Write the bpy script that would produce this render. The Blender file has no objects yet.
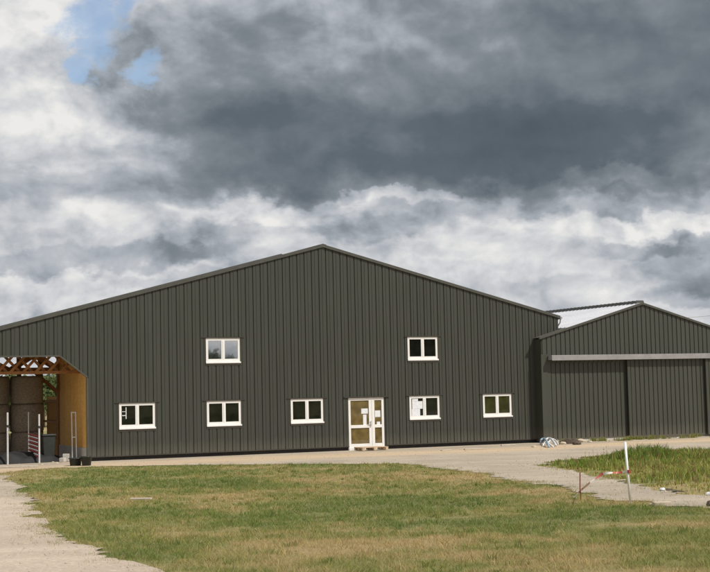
import bpy, math, random
import numpy as np
from mathutils import Vector, Matrix
random.seed(7); rng = np.random.default_rng(11)
S = bpy.context.scene; COL = S.collection
# ------------------------------------------------------------------ camera numbers
F, CX, CY = 1400.0, 355.0, 286.0
PITCH, ROLL, TH, PD = 0.07355, 0.02254, 0.42273, 55.005
EYE = 2.62
TV = Vector((math.cos(TH), math.sin(TH), 0)); DV = Vector((-math.sin(TH), math.cos(TH), 0))

def ray(x, y):
    a, b = x-CX, y-CY; cr, sr = math.cos(ROLL), math.sin(ROLL)
    X, Z = (cr*a-sr*b)/F, -(sr*a+cr*b)/F
    c, s = math.cos(PITCH), math.sin(PITCH)
    return Vector((X, c-s*Z, s+c*Z))
# ------------------------------------------------------------------ noise + ground
def vnoise(x, y, seed=0):
    x = np.asarray(x, float); y = np.asarray(y, float)
    xi = np.floor(x).astype(np.int64); yi = np.floor(y).astype(np.int64); fx = x-xi; fy = y-yi
    def h(a, b):
        n = (a*374761393 + b*668265263 + seed*1442695041) & 0xffffffff
        n = ((n ^ (n >> 13))*1274126177) & 0xffffffff
        return ((n ^ (n >> 16)) & 0xffff)/65535.0
    fx = fx*fx*(3-2*fx); fy = fy*fy*(3-2*fy)
    return (h(xi, yi)*(1-fx)+h(xi+1, yi)*fx)*(1-fy)+(h(xi, yi+1)*(1-fx)+h(xi+1, yi+1)*fx)*fy
def fbm(x, y, seed=0, n=4):
    v = 0; a = .5
    for i in range(n):
        v = v+a*vnoise(np.asarray(x)*2**i, np.asarray(y)*2**i, seed+i); a *= .5
    return v/(1-.5**n)
def gz(x, y):
    x = np.asarray(x, float); y = np.asarray(y, float)
    q = (DV.x*x+DV.y*y)
    t = np.clip(q/44.0, 0, 1); t = t*t*(3-2*t)
    amp = np.clip((40-np.abs(q-16))/25, 0, 1)
    return .92*(1-t)+amp*(.10*(vnoise(x/4.5, y/4.5, 3)-.5)+.22*(vnoise(x/11, y/11, 5)-.5))
def G(px, py):
    r = ray(px, py); k = -EYE/min(r.z, -.002)
    for _ in range(30):
        z = float(gz(r.x*k, r.y*k)); k = (z-EYE)/r.z
    return (r.x*k, r.y*k)
def Gv(px, py):
    x, y = G(px, py); return Vector((x, y, float(gz(x, y))))
def fac(s, dep, z): return Vector((DV.x*(PD+dep)+TV.x*s, DV.y*(PD+dep)+TV.y*s, z))
# ------------------------------------------------------------------ scene helpers
def tag(o, label=None, cat=None, group=None, kind=None):
    if label: o['label'] = label
    if cat: o['category'] = cat
    if group: o['group'] = group
    if kind: o['kind'] = kind
    return o
def empty(name, loc, rz=0, label=None, cat=None, group=None):
    o = bpy.data.objects.new(name, None); COL.objects.link(o); o.location = loc; o.rotation_euler = (0, 0, rz)
    o.empty_display_size = .2
    return tag(o, label, cat, group)
class MB:
    def __init__(s): s.v = []; s.f = []; s.mi = []
    def quad(s, *p, m=0):
        n = len(s.v); s.v += [tuple(q) for q in p]; s.f.append(tuple(range(n, n+len(p)))); s.mi.append(m); return s
    def box(s, x0, x1, y0, y1, z0, z1, m=0, mat=None):
        n = len(s.v); P = [(x, y, z) for z in (z0, z1) for y in (y0, y1) for x in (x0, x1)]
        if mat is not None: P = [tuple(mat @ Vector(p)) for p in P]
        s.v += P
        for q in ((0, 2, 3, 1), (4, 5, 7, 6), (0, 1, 5, 4), (2, 6, 7, 3), (0, 4, 6, 2), (1, 3, 7, 5)):
            s.f.append(tuple(n+i for i in q)); s.mi.append(m)
        return s
    def bar(s, a, b, w, d=None, m=0, up=Vector((0, 0, 1))):
        a, b = Vector(a), Vector(b); d = d or w; z = (b-a).normalized()
        if abs(z.dot(up)) > .98: up = Vector((0, 1, 0))
        x = z.cross(up).normalized(); y = x.cross(z).normalized(); n = len(s.v)
        for e in (a, b):
            for i, j in ((-1, -1), (1, -1), (1, 1), (-1, 1)): s.v.append(tuple(e+x*w/2*i+y*d/2*j))
        for q in ((0, 3, 2, 1), (4, 5, 6, 7), (0, 1, 5, 4), (1, 2, 6, 5), (2, 3, 7, 6), (3, 0, 4, 7)):
            s.f.append(tuple(n+i for i in q)); s.mi.append(m)
        return s
    def tube(s, pts, r, seg=10, m=0, caps=True):
        pts = [Vector(p) for p in pts]; R = r if isinstance(r, (list, tuple)) else [r]*len(pts); n0 = len(s.v)
        ref = Vector((.13, .21, .97))
        for i, p in enumerate(pts):
            t = (pts[min(i+1, len(pts)-1)]-pts[max(i-1, 0)]).normalized()
            if abs(t.dot(ref)) > .97: rr = Vector((1, 0, 0))
            else: rr = ref
            x = t.cross(rr).normalized(); y = t.cross(x)
            for k in range(seg):
                a = 2*math.pi*k/seg; s.v.append(tuple(p+(x*math.cos(a)+y*math.sin(a))*R[i]))
        for i in range(len(pts)-1):
            for k in range(seg):
                a = n0+i*seg+k; b = n0+i*seg+(k+1) % seg
                s.f.append((a, b, b+seg, a+seg)); s.mi.append(m)
        if caps:
            s.f.append(tuple(n0+k for k in range(seg))[::-1]); s.mi.append(m)
            e = n0+(len(pts)-1)*seg; s.f.append(tuple(e+k for k in range(seg))); s.mi.append(m)
        return s
    def lathe(s, prof, seg=24, c=(0, 0), m=0):
        n0 = len(s.v)
        for r, z in prof:
            for k in range(seg):
                a = 2*math.pi*k/seg; s.v.append((c[0]+r*math.cos(a), c[1]+r*math.sin(a), z))
        for i in range(len(prof)-1):
            for k in range(seg):
                a = n0+i*seg+k; b = n0+i*seg+(k+1) % seg; s.f.append((a, b, b+seg, a+seg)); s.mi.append(m)
        return s
    def build(s, name, mats, parent=None, smooth=False, bevel=0):
        me = bpy.data.meshes.new(name); me.from_pydata(s.v, [], s.f)
        if not isinstance(mats, (list, tuple)): mats = [mats]
        for m in mats: me.materials.append(m)
        me.polygons.foreach_set('material_index', s.mi)
        if smooth: me.polygons.foreach_set('use_smooth', [True]*len(s.f))
        me.update(); o = bpy.data.objects.new(name, me); COL.objects.link(o)
        if parent: o.parent = parent
        if bevel:
            b = o.modifiers.new('bevel', 'BEVEL'); b.width = bevel; b.segments = 2; b.limit_method = 'ANGLE'
        return o
# ------------------------------------------------------------------ materials
class NT:
    def __init__(s, nt): s.nt = nt
    def n(s, t, **kw):
        o = s.nt.nodes.new(t)
        for k, v in kw.items():
            if k == 'inp':
                for a, b in v.items():
                    if hasattr(b, 'is_linked') or isinstance(b, bpy.types.NodeSocket): s.nt.links.new(b, o.inputs[a])
                    else: o.inputs[a].default_value = b
            else: setattr(o, k, v)
        return o
    def m(s, op, a, b=None, c=None):
        i = {0: a}
        if b is not None: i[1] = b
        if c is not None: i[2] = c
        return s.n('ShaderNodeMath', operation=op, inp=i).outputs[0]
    def ramp(s, fac, stops, interp='LINEAR'):
        r = s.n('ShaderNodeValToRGB'); r.color_ramp.interpolation = interp
        el = r.color_ramp.elements
        while len(el) < len(stops): el.new(.5)
        for e, (p, c) in zip(el, stops):
            e.position = p; e.color = (c[0], c[1], c[2], 1) if isinstance(c, (tuple, list)) else (c, c, c, 1)
        s.nt.links.new(fac, r.inputs[0]); return r.outputs[0]
    def mix(s, f, a, b, blend='MIX'):
        o = s.n('ShaderNodeMix', data_type='RGBA', blend_type=blend)
        for k, v in ((0, f), (6, a), (7, b)):
            if isinstance(v, bpy.types.NodeSocket): s.nt.links.new(v, o.inputs[k])
            else: o.inputs[k].default_value = v if k == 0 else (*v[:3], 1)
        return o.outputs[2]
def mat(name, rough=.6, col=(.5, .5, .5), metal=0, spec=.5, ior=None):
    m = bpy.data.materials.new(name); m.use_nodes = True; t = NT(m.node_tree); p = m.node_tree.nodes['Principled BSDF']
    p.inputs['Base Color'].default_value = (*col, 1); p.inputs['Roughness'].default_value = rough
    p.inputs['Metallic'].default_value = metal; p.inputs['Specular IOR Level'].default_value = spec
    if ior: p.inputs['IOR'].default_value = ior
    return m, t, p
def noisy(name, c0, c1, scale=5, rough=.7, stretch=(1, 1, 1), bump=.2, detail=6, metal=0, spec=.4, dist=.02, gen=False):
    m, t, p = mat(name, rough, c0, metal, spec); L = m.node_tree.links
    tc = t.n('ShaderNodeTexCoord'); mp = t.n('ShaderNodeMapping', inp={0: tc.outputs['Object']}); mp.inputs['Scale'].default_value = stretch
    nz = t.n('ShaderNodeTexNoise', inp={'Vector': mp.outputs[0], 'Scale': scale, 'Detail': detail, 'Roughness': .65})
    c = t.ramp(nz.outputs[0], [(.3, c0), (.7, c1)]); L.new(c, p.inputs['Base Color'])
    if bump:
        b = t.n('ShaderNodeBump', inp={'Height': nz.outputs[0], 'Strength': bump, 'Distance': dist}); L.new(b.outputs[0], p.inputs['Normal'])
    return m
def cladding(name, base, dust):
    m, t, p = mat(name, .5, base, 0, .5); L = m.node_tree.links
    tc = t.n('ShaderNodeTexCoord'); o = tc.outputs['Object']
    mp = t.n('ShaderNodeMapping', inp={0: o}); mp.inputs['Scale'].default_value = (3, 3, .25)
    nz = t.n('ShaderNodeTexNoise', inp={'Vector': mp.outputs[0], 'Scale': 1.6, 'Detail': 8, 'Roughness': .7})
    n2 = t.n('ShaderNodeTexNoise', inp={'Vector': o, 'Scale': .35, 'Detail': 5})
    sx = t.n('ShaderNodeSeparateXYZ', inp={0: o})
    # each sheet has its own faint shade
    sh = t.n('ShaderNodeTexWhiteNoise', noise_dimensions='1D', inp={'W': t.m('FLOOR', t.m('MULTIPLY', sx.outputs[0], 1.0))})
    v = t.m('ADD', t.m('MULTIPLY', nz.outputs[0], .35), t.m('ADD', t.m('MULTIPLY', n2.outputs[0], .25), t.m('MULTIPLY', sh.outputs[0], .10)))
    c = t.ramp(v, [(.15, tuple(x*.82 for x in base)), (.6, tuple(x*1.2 for x in base))])
    n3 = t.n('ShaderNodeTexNoise', inp={'Vector': mp.outputs[0], 'Scale': 4, 'Detail': 4})
    low = t.n('ShaderNodeMapRange', inp={0: t.m('ADD', sx.outputs[2], t.m('MULTIPLY', n3.outputs[0], -.7)), 1: .35, 2: -.3, 3: 0, 4: .5})
    c = t.mix(low.outputs[0], c, dust); L.new(c, p.inputs['Base Color'])
    L.new(t.n('ShaderNodeMapRange', inp={0: nz.outputs[0], 3: .4, 4: .62}).outputs[0], p.inputs['Roughness'])
    b = t.n('ShaderNodeBump', inp={'Height': n2.outputs[0], 'Strength': .25, 'Distance': .05}); L.new(b.outputs[0], p.inputs['Normal'])
    return m
M = {}
M['clad'] = cladding('olive_grey_cladding', (.042, .044, .033), (.14, .12, .09))
M['clad2'] = cladding('olive_green_cladding', (.047, .050, .037), (.16, .13, .10))
M['trim'] = noisy('dark_trim_metal', (.06, .06, .05), (.085, .084, .07), 3, .45, bump=0)
M['flash'] = noisy('brown_flashing', (.045, .038, .031), (.065, .055, .045), 3, .5, bump=0)
M['plinth'] = noisy('black_plinth_membrane', (.018, .018, .018), (.04, .037, .034), 5, .7)
M['white'] = noisy('white_frame_plastic', (.74, .73, .70), (.82, .81, .79), 2, .35, bump=0)
M['sheet'] = noisy('white_roof_sheet', (.55, .56, .60), (.66, .66, .68), 1.2, .3, (1, .3, 1), bump=.05)
M['zinc'] = noisy('zinc_rail', (.24, .23, .23), (.32, .31, .305), 3, .5, bump=.05)
M['ply'] = noisy('orange_plywood', (.70, .37, .085), (.84, .50, .15), 2.5, .7, (1, 1, 4), bump=.1)
M['timber'] = noisy('brown_timber', (.26, .105, .035), (.40, .18, .06), 4, .7, (1, 1, 1), bump=.15)
M['roofdk'] = noisy('dark_roof_sheet', (.07, .068, .06), (.1, .098, .085), 2, .5, bump=0)
M['conc'] = noisy('concrete_block', (.42, .40, .36), (.58, .55, .49), 8, .9, bump=.3)
M['straw'] = noisy('straw_bale', (.12, .10, .075), (.38, .31, .23), 11, .95, (1, 1, 4), bump=.8, dist=.04)
M['bin'] = noisy('black_plastic', (.02, .024, .022), (.04, .045, .04), 6, .45, bump=.1)
M['steel'] = noisy('pale_steel', (.5, .5, .5), (.66, .66, .64), 6, .5, bump=0)
M['red'] = noisy('red_paint', (.24, .03, .03), (.36, .06, .05), 6, .5, bump=0)
M['paper'] = noisy('white_paper_and_reflection', (.62, .64, .68), (.78, .79, .82), 9, .8, bump=0)
M['palletw'] = noisy('pale_pallet_wood', (.42, .30, .19), (.62, .47, .32), 9, .8, (1, 6, 1), bump=.2)
M['plank'] = noisy('weathered_plank', (.42, .36, .29), (.60, .53, .44), 9, .85, (1, 6, 1), bump=.2)
M['stone'] = noisy('beige_stone', (.42, .34, .26), (.58, .49, .38), 9, .9, bump=.5)
M['wstone'] = noisy('white_stone', (.62, .62, .6), (.78, .78, .76), 9, .8, bump=.4)
M['mulch'] = noisy('dark_soil', (.035, .025, .018), (.09, .065, .045), 12, .95, bump=.8)
M['blue'] = noisy('blue_pipe', (.22, .31, .40), (.34, .42, .50), 5, .5, bump=0)
M['rust'] = noisy('rusty_stake', (.16, .05, .03), (.26, .09, .05), 9, .9, bump=.2)
M['tarp'] = noisy('black_tarpaulin', (.008, .008, .009), (.02, .02, .021), 3, .75, bump=.4)
M['wire'] = noisy('grey_wire', (.25, .25, .26), (.3, .3, .3), 3, .6, bump=0)
M['bark'] = noisy('bark', (.07, .05, .035), (.13, .1, .07), 6, .95, (1, 1, .3), bump=.6)
def glassmat(name, ior, tint):
    m, t, p = mat(name, .02, tint, 0, .5, ior); L = m.node_tree.links
    tc = t.n('ShaderNodeTexCoord')
    nz = t.n('ShaderNodeTexNoise', inp={'Vector': tc.outputs['Object'], 'Scale': 1.3, 'Detail': 2})
    b = t.n('ShaderNodeBump', inp={'Height': nz.outputs[0], 'Strength': .06, 'Distance': .02}); L.new(b.outputs[0], p.inputs['Normal'])
    n2 = t.n('ShaderNodeTexNoise', inp={'Vector': tc.outputs['Object'], 'Scale': 2.5, 'Detail': 3})
    L.new(t.ramp(n2.outputs[0], [(.35, tint), (.75, tuple(x*2.2 for x in tint))]), p.inputs['Base Color'])
    return m
M['glass'] = glassmat('dark_window_glass', 1.45, (.006, .007, .005))
M['glassolive'] = glassmat('olive_window_glass', 1.5, (.020, .021, .006))
M['glassup'] = glassmat('mirror_window_glass', 6.0, (.02, .022, .024))
M['glassdoor'] = glassmat('amber_door_glass', 1.75, (.095, .068, .027))
# tape, red and white bands
m, t, p = mat('barrier_tape', .4, (.8, .8, .8)); tc = t.n('ShaderNodeTexCoord'); sx = t.n('ShaderNodeSeparateXYZ', inp={0: tc.outputs['UV']})
w = t.m('GREATER_THAN', t.m('FRACT', t.m('MULTIPLY', sx.outputs[0], 1/.34)), .5)
m.node_tree.links.new(t.mix(w, (.66, .61, .57), (.50, .12, .09)), p.inputs['Base Color']); M['tape'] = m
# leaf materials: colour attribute x noise
def leafmat(name, attr=True, c0=None, c1=None, transl=.3):
    m, t, p = mat(name, .7, (.1, .15, .05), 0, .2); L = m.node_tree.links
    if attr: c = t.n('ShaderNodeAttribute', attribute_name='tint').outputs['Color']
    else:
        tc = t.n('ShaderNodeTexCoord'); nz = t.n('ShaderNodeTexNoise', inp={'Vector': tc.outputs['Object'], 'Scale': 1.5, 'Detail': 5})
        c = t.ramp(nz.outputs[0], [(.3, c0), (.7, c1)])
    L.new(c, p.inputs['Base Color'])
    tr = t.n('ShaderNodeBsdfTranslucent', inp={'Color': c}); mx = t.n('ShaderNodeMixShader', inp={0: transl, 1: p.outputs[0], 2: tr.outputs[0]})
    L.new(mx.outputs[0], m.node_tree.nodes['Material Output'].inputs[0]); return m
M['grass'] = leafmat('grass_blades')
M['leafA'] = leafmat('tree_leaves_dark', False, (.035, .055, .018), (.085, .12, .04))
M['leafB'] = leafmat('tree_leaves_pale', False, (.07, .10, .035), (.15, .19, .07))
# ------------------------------------------------------------------ regions of the ground
def poly(pts): return np.array(pts, float)
def sdf(P, x, y):
    x = np.asarray(x, float); y = np.asarray(y, float)
    d = np.full(x.shape, 1e9); ins = np.zeros(x.shape, bool); n = len(P)
    for i in range(n):
        ax, ay = P[i]; bx, by = P[(i+1) % n]; ex, ey = bx-ax, by-ay
        tt = np.clip(((x-ax)*ex+(y-ay)*ey)/(ex*ex+ey*ey+1e-12), 0, 1)
        d = np.minimum(d, np.hypot(x-ax-tt*ex, y-ay-tt*ey))
        if abs(ey) > 1e-9:
            c = ((ay > y) != (by > y)) & (x < ex*(y-ay)/ey+ax); ins ^= c
    return np.where(ins, d, -d)
track_edge = [G(*q) for q in ((-4, 474), (15, 484), (34, 502), (51, 526), (68, 541), (98, 546), (118, 558), (162, 571), (215, 610))]
field_top = [G(*q) for q in ((27, 470), (60, 468), (120, 466.5), (230, 465), (331, 464.3), (406, 464.3), (430, 467), (470, 472.5), (520, 482), (571, 491), (622, 502), (673, 507), (710, 511))]
te = track_edge
FIELD = poly([(3, -70), (1.0, -20), (-.6, 3), (-1.2, 10)]+te[::-1]+field_top+[(9.5, 18), (16, 8), (40, 0), (90, -70)])
PATCH = poly([G(*q) for q in ((537, 466), (560, 469), (590, 474), (620, 481), (652, 489), (673, 494), (710, 497))]+[(14, 23), (30, 20), (38, 40), (26, 48.5)]+[G(*q) for q in ((710, 449), (660, 451), (625, 453), (590, 457), (560, 461))])
TRACK = poly([(-16, -70), (3, -70), (1.0, -20), (-.6, 3), (-1.2, 10)]+te[::-1]+[G(-4, 474), (-14, 44), (-24, 40), (-16, 10)])
yc = [fac(s, d, 0) for s, d in ((-12, 8), (-14, -11.3), (5, -11.5), (7, -24), (9, -40), (36, -46), (70, -40), (80, -4), (70, 6), (58, 30), (36, 32), (2, 32))]
YARD = poly([(v.x, v.y) for v in yc])
def wob(x, y): return .9*(fbm(x/1.3, y/1.3, 21, 4)-.5)+.7*(fbm(x/.33, y/.33, 31, 3)-.5)
def s_field(x, y): return sdf(FIELD, x, y)+wob(x, y)
def s_patch(x, y): return sdf(PATCH, x, y)+wob(x, y)
def s_yard(x, y): return np.minimum(np.minimum(sdf(YARD, x, y), -s_field(x, y)), -s_patch(x, y))
def s_track(x, y): return np.minimum(np.minimum(sdf(TRACK, x, y), -s_field(x, y)), -np.maximum(sdf(YARD, x, y), -99))
# greenness: where the grass is lush (1) or dry (0)
blobs = [(110, 482, 60, 9, .6), (215, 484, 60, 6, .45), (620, 512, 130, 7, .45), (380, 504, 120, 9, .75), (560, 520, 160, 8, .55), (110, 525, 60, 14, .4), (150, 552, 60, 10, .35), (300, 517, 90, 8, .45),
         (450, 476, 90, 6, -.5), (540, 490, 70, 5, -.6), (230, 512, 60, 9, -.25), (330, 545, 140, 8, -.6), (600, 548, 150, 9, -.5), (60, 492, 30, 8, -.3), (240, 470, 220, 2.5, .05), (640, 503, 60, 4, -.5),
         (260, 562, 120, 6, -.15), (450, 535, 120, 6, .25), (480, 566, 140, 7, .1), (670, 566, 60, 6, .25), (225, 500, 40, 6, -.25), (320, 532, 60, 4, -.25), (300, 480, 60, 4, -.2)]
def green(x, y):
    v = .50+1.5*(fbm(x/1.9+3+y*.12, y/1.7+x*.1, 41, 5)-.5)+1.1*(fbm(x/.4, y/.45, 51, 3)-.5)
    for px, py, rx, ry, a in BL:
        v = v+a*np.exp(-(((x-px)/rx)**2+((y-py)/ry)**2))
    return np.clip(v, 0, 1)
BL = []
for px, py, rx, ry, a in blobs:
    c = G(px, py); e = G(px+rx, py); u = G(px, py-ry); w2 = G(px, py+ry)
    BL.append((c[0], c[1], abs(e[0]-c[0]), max(.8, abs(u[1]-w2[1])/2), a))
GREEN = np.array([.238, .258, .066]); DRY = np.array([.50, .37, .18]); DEEP = np.array([.14, .195, .044])
def gcol(g):
    g = g[..., None]
    return np.where(g < .6, DRY*(1-g/.6)+GREEN*(g/.6), GREEN*(1-(g-.6)/.4)+DEEP*((g-.6)/.4))
def setattr_color(me, name, arr):
    a = me.attributes.new(name, 'FLOAT_COLOR', 'POINT'); b = np.ones((len(arr), 4), np.float32); b[:, :3] = arr
    a.data.foreach_set('color', b.ravel())
# ground sheet
def mesh_np(name, V, Fq, material, kind=None):
    me = bpy.data.meshes.new(name); me.vertices.add(len(V)); me.vertices.foreach_set('co', np.asarray(V, np.float32).ravel())
    k = Fq.shape[1]; me.loops.add(Fq.size); me.loops.foreach_set('vertex_index', Fq.astype(np.int32).ravel())
    me.polygons.add(len(Fq)); me.polygons.foreach_set('loop_start', np.arange(0, Fq.size, k, dtype=np.int32))
    try: me.polygons.foreach_set('loop_total', np.full(len(Fq), k, np.int32))
    except Exception: pass
    me.materials.append(material); me.update(calc_edges=True); me.validate()
    o = bpy.data.objects.new(name, me); COL.objects.link(o); tag(o, kind=kind); return o
def gridfaces(nx, ny):
    i = np.arange(nx*ny).reshape(ny, nx); return np.stack([i[:-1, :-1], i[:-1, 1:], i[1:, 1:], i[1:, :-1]], -1).reshape(-1, 4)
def axis(a, b, st, far):
    mid = np.arange(a, b+st/2, st); g = st*1.25; out = []; p = 0
    while p < far: p += g; g *= 1.25; out.append(p)
    out = np.array(out); return np.concatenate([a-out[::-1], mid, mid[-1]+out])
# soil material under the grass
m, t, p = mat('meadow_soil', .95, (.2, .17, .1), 0, .1); L = m.node_tree.links
at = t.n('ShaderNodeAttribute', attribute_name='tint'); tc = t.n('ShaderNodeTexCoord')
nz = t.n('ShaderNodeTexNoise', inp={'Vector': tc.outputs['Object'], 'Scale': 9, 'Detail': 8, 'Roughness': .75})
L.new(t.mix(.55, at.outputs['Color'], t.ramp(nz.outputs[0], [(.3, (.10, .085, .045)), (.7, (.36, .29, .17))])), p.inputs['Base Color'])
b = t.n('ShaderNodeBump', inp={'Height': nz.outputs[0], 'Strength': .9, 'Distance': .05}); L.new(b.outputs[0], p.inputs['Normal']); M['soil'] = m
ax, ay = axis(-16, 24, .25, 3500), axis(10, 66, .25, 3500)
X, Y = np.meshgrid(ax, ay); x, y = X.ravel(), Y.ravel()
o = mesh_np('ground', np.stack([x, y, gz(x, y)], 1), gridfaces(len(ax), len(ay)), M['soil'], 'structure')
setattr_color(o.data, 'tint', gcol(green(x, y)))
o.data.polygons.foreach_set('use_smooth', np.ones(len(o.data.polygons), bool))
# gravel
def gravel(name, stops, sand=None):
    m, t, p = mat(name, .95, (.5, .5, .4), 0, .15); L = m.node_tree.links; tc = t.n('ShaderNodeTexCoord'); O = tc.outputs['Object']
    big = t.n('ShaderNodeTexNoise', inp={'Vector': O, 'Scale': .35, 'Detail': 5, 'Roughness': .6})
    rm = t.n('ShaderNodeMapping', inp={0: O}); rm.inputs['Rotation'].default_value = (0, 0, -TH if sand else -1.75); rm.inputs['Scale'].default_value = (.10, 1.5, 1)
    rut = t.n('ShaderNodeTexNoise', inp={'Vector': rm.outputs[0], 'Scale': 1.0, 'Detail': 6, 'Roughness': .6})
    fine = t.n('ShaderNodeTexNoise', inp={'Vector': O, 'Scale': 14, 'Detail': 6, 'Roughness': .8})
    vo = t.n('ShaderNodeTexVoronoi', inp={'Vector': O, 'Scale': 22})
    c = t.ramp(big.outputs[0], [(.32, tuple(q*.86 for q in stops[0])), (.68, tuple(q*1.06 for q in stops[1]))])
    if sand:   # 'sandy' attribute: worn tan wheel lane in the yard
        a = t.n('ShaderNodeAttribute', attribute_name='sandy'); c = t.mix(a.outputs['Fac'], c, sand)
    c = t.mix(t.ramp(fine.outputs[0], [(.38, 0), (.68, .55)]), c, tuple(q*.55 for q in stops[0]))
    c = t.mix(t.ramp(rut.outputs[0], [(.42, 0), (.62, .38)]), c, tuple(q*.72 for q in stops[0]))
    sp = t.ramp(vo.outputs['Color'], [(.80, 0), (.97, .55)]); c = t.mix(sp, c, tuple(min(.8, q*1.35) for q in stops[1]))
    sp2 = t.ramp(vo.outputs['Color'], [(.05, .5), (.18, 0)]); c = t.mix(sp2, c, tuple(q*.5 for q in stops[0]))
    L.new(c, p.inputs['Base Color'])
    h = t.m('ADD', fine.outputs[0], t.m('MULTIPLY', vo.outputs['Distance'], -.6))
    b = t.n('ShaderNodeBump', inp={'Height': h, 'Strength': .6, 'Distance': .02}); L.new(b.outputs[0], p.inputs['Normal']); return m
M['track'] = gravel('track_gravel', [(.49, .395, .31), (.58, .485, .39)])
M['yard'] = gravel('yard_gravel', [(.41, .345, .27), (.50, .43, .34)], (.62, .47, .31))
def sheet(name, fn, x0, x1, y0, y1, st, lift, material):
    ax = np.arange(x0, x1, st); ay = np.arange(y0, y1, st); X, Y = np.meshgrid(ax, ay); x, y = X.ravel().copy(), Y.ravel().copy()
    d = fn(x, y); Fq = gridfaces(len(ax), len(ay)); keep = (d[Fq] > 0).any(1); Fq = Fq[keep]
    D = d.reshape(X.shape); gy, gx = np.gradient(D, st); gn = np.hypot(gx, gy)+1e-6
    mv = np.where(d < 0, np.clip(-d, 0, st*1.5), 0); x += mv*(gx/gn).ravel(); y += mv*(gy/gn).ravel()
    us = np.unique(Fq); mp = np.zeros(len(x), int); mp[us] = np.arange(len(us)); x, y = x[us], y[us]
    o = mesh_np(name, np.stack([x, y, gz(x, y)+lift], 1), mp[Fq], material, 'structure')
    o.data.polygons.foreach_set('use_smooth', np.ones(len(o.data.polygons), bool)); return o, x, y
sheet('gravel_track', s_track, -24, 5, -24, 50, .12, .014, M['track'])
o, x, y = sheet('gravel_yard', s_yard, -34, 62, 14, 104, .2, .014, M['yard'])
q = DV.x*x+DV.y*y-PD; ss = TV.x*x+TV.y*y
lane = np.exp(-((q+3.4-.10*np.clip(ss-26, 0, 40)*0+ .02*ss+.5*np.sin(ss*.25))/1.7)**2)*(1.0)
lane = np.clip(lane*1.25+.9*(fbm(x/1.5, y/.8, 61, 4)-.5), 0, 1)
lane = np.where(q < -7.5, lane*.3, lane)
a = o.data.attributes.new('sandy', 'FLOAT', 'POINT'); a.data.foreach_set('value', lane.astype(np.float32))
# ------------------------------------------------------------------ grass blades
def blades(name, x, y, h, w, lean, col, z0=None, seg=1):
    n = len(x); z = gz(x, y)-.005 if z0 is None else z0
    a = rng.uniform(0, 2*np.pi, n); la = rng.uniform(0, 2*np.pi, n); ln = rng.uniform(.1, 1, n)*lean
    dx, dy = np.cos(a)*w/2, np.sin(a)*w/2; lx, ly = np.cos(la)*ln*h, np.sin(la)*ln*h
    if seg == 1:
        V = np.stack([np.stack([x-dx, y-dy, z], 1), np.stack([x+dx, y+dy, z], 1), np.stack([x+lx, y+ly, z+h], 1)], 1)
        Fq = np.arange(3*n).reshape(-1, 3); k = 3
    else:
        mz = z+h*.6
        V = np.stack([np.stack([x-dx, y-dy, z], 1), np.stack([x+dx, y+dy, z], 1), np.stack([x+lx*.35+dx*.8, y+ly*.35+dy*.8, mz], 1), np.stack([x+lx*.35-dx*.8, y+ly*.35-dy*.8, mz], 1), np.stack([x+lx*1.2, y+ly*1.2, z+h], 1)], 1)
        b = np.arange(n)[:, None]*5; Fq = np.concatenate([b+[0, 1, 2], b+[0, 2, 3], b+[3, 2, 4]], 0); k = 5
    o = mesh_np(name, V.reshape(-1, 3), Fq, M['grass'], 'stuff'); setattr_color(o.data, 'tint', np.repeat(col, k, 0)); return o
def wedge(n, d0, d1, lo, hi, pw=-.5):
    u = rng.random(n); e = pw+1; d = (u*(d1**e-d0**e)+d0**e)**(1/e); return d*rng.uniform(lo, hi, n), d
n = 760000
x, y = wedge(n, 12.5, 60, -.36, .34)
k = n//2; cxs, cys = x[:k//9], y[:k//9]; idx = rng.integers(0, len(cxs), k)   # half of them in tufts
x[:k] = cxs[idx]+rng.normal(0, .035, k); y[:k] = cys[idx]+rng.normal(0, .035, k)
sf = s_field(x, y); edge = np.clip(sf/.35+.5, 0, 1); bare = fbm(x/.9, y/.6, 71, 3)
keep = (rng.random(n) < edge) & ((bare > .34) | (rng.random(n) < .3)) & (sf > -.35); x, y = x[keep], y[keep]; n = len(x)
g = np.clip(green(x, y)+rng.normal(0, .2, n), 0, 1); col = gcol(g)*rng.uniform(.72, 1.28, (n, 1))
straw = rng.random(n) < .10; col[straw] = np.array([.42, .34, .19])*rng.uniform(.8, 1.15, (straw.sum(), 1))
h = (.022+.05*rng.random(n)**1.6)*(.25+1.5*fbm(x/.55, y/.55, 81, 3))*(1+.3*g)
h = h*np.where(y > 34, 1.15, 1)
blades('meadow_grass', x, y, h, .0065*np.clip(y/20, .8, 2.6), 1.9, col)
tag(bpy.data.objects['meadow_grass'], 'short mown meadow grass, green with dry straw patches, in front of the barn', 'grass', kind='stuff')
nt_ = 1500; tx, ty = wedge(nt_, 13, 50, -.34, .32); kp = s_field(tx, ty) > .1; tx, ty = tx[kp], ty[kp]; idx = np.repeat(np.arange(len(tx)), 26); n = len(idx)
sz_t = rng.uniform(.5, 1.4, len(tx))[idx]; x = tx[idx]+rng.normal(0, .045, n)*sz_t; y = ty[idx]+rng.normal(0, .045, n)*sz_t; gg = np.clip(green(tx, ty)+rng.normal(.05, .3, len(tx)), 0, 1)[idx]
blades('coarse_tufts', x, y, rng.uniform(.03, .10, n)*sz_t, .009*np.clip(y/22, .8, 2.2), 1.1, gcol(gg)*rng.uniform(.7, 1.25, (n, 1)), seg=2)
tag(bpy.data.objects['coarse_tufts'], 'coarser darker tufts of grass dotted through the mown meadow', 'grass', kind='stuff')
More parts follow.
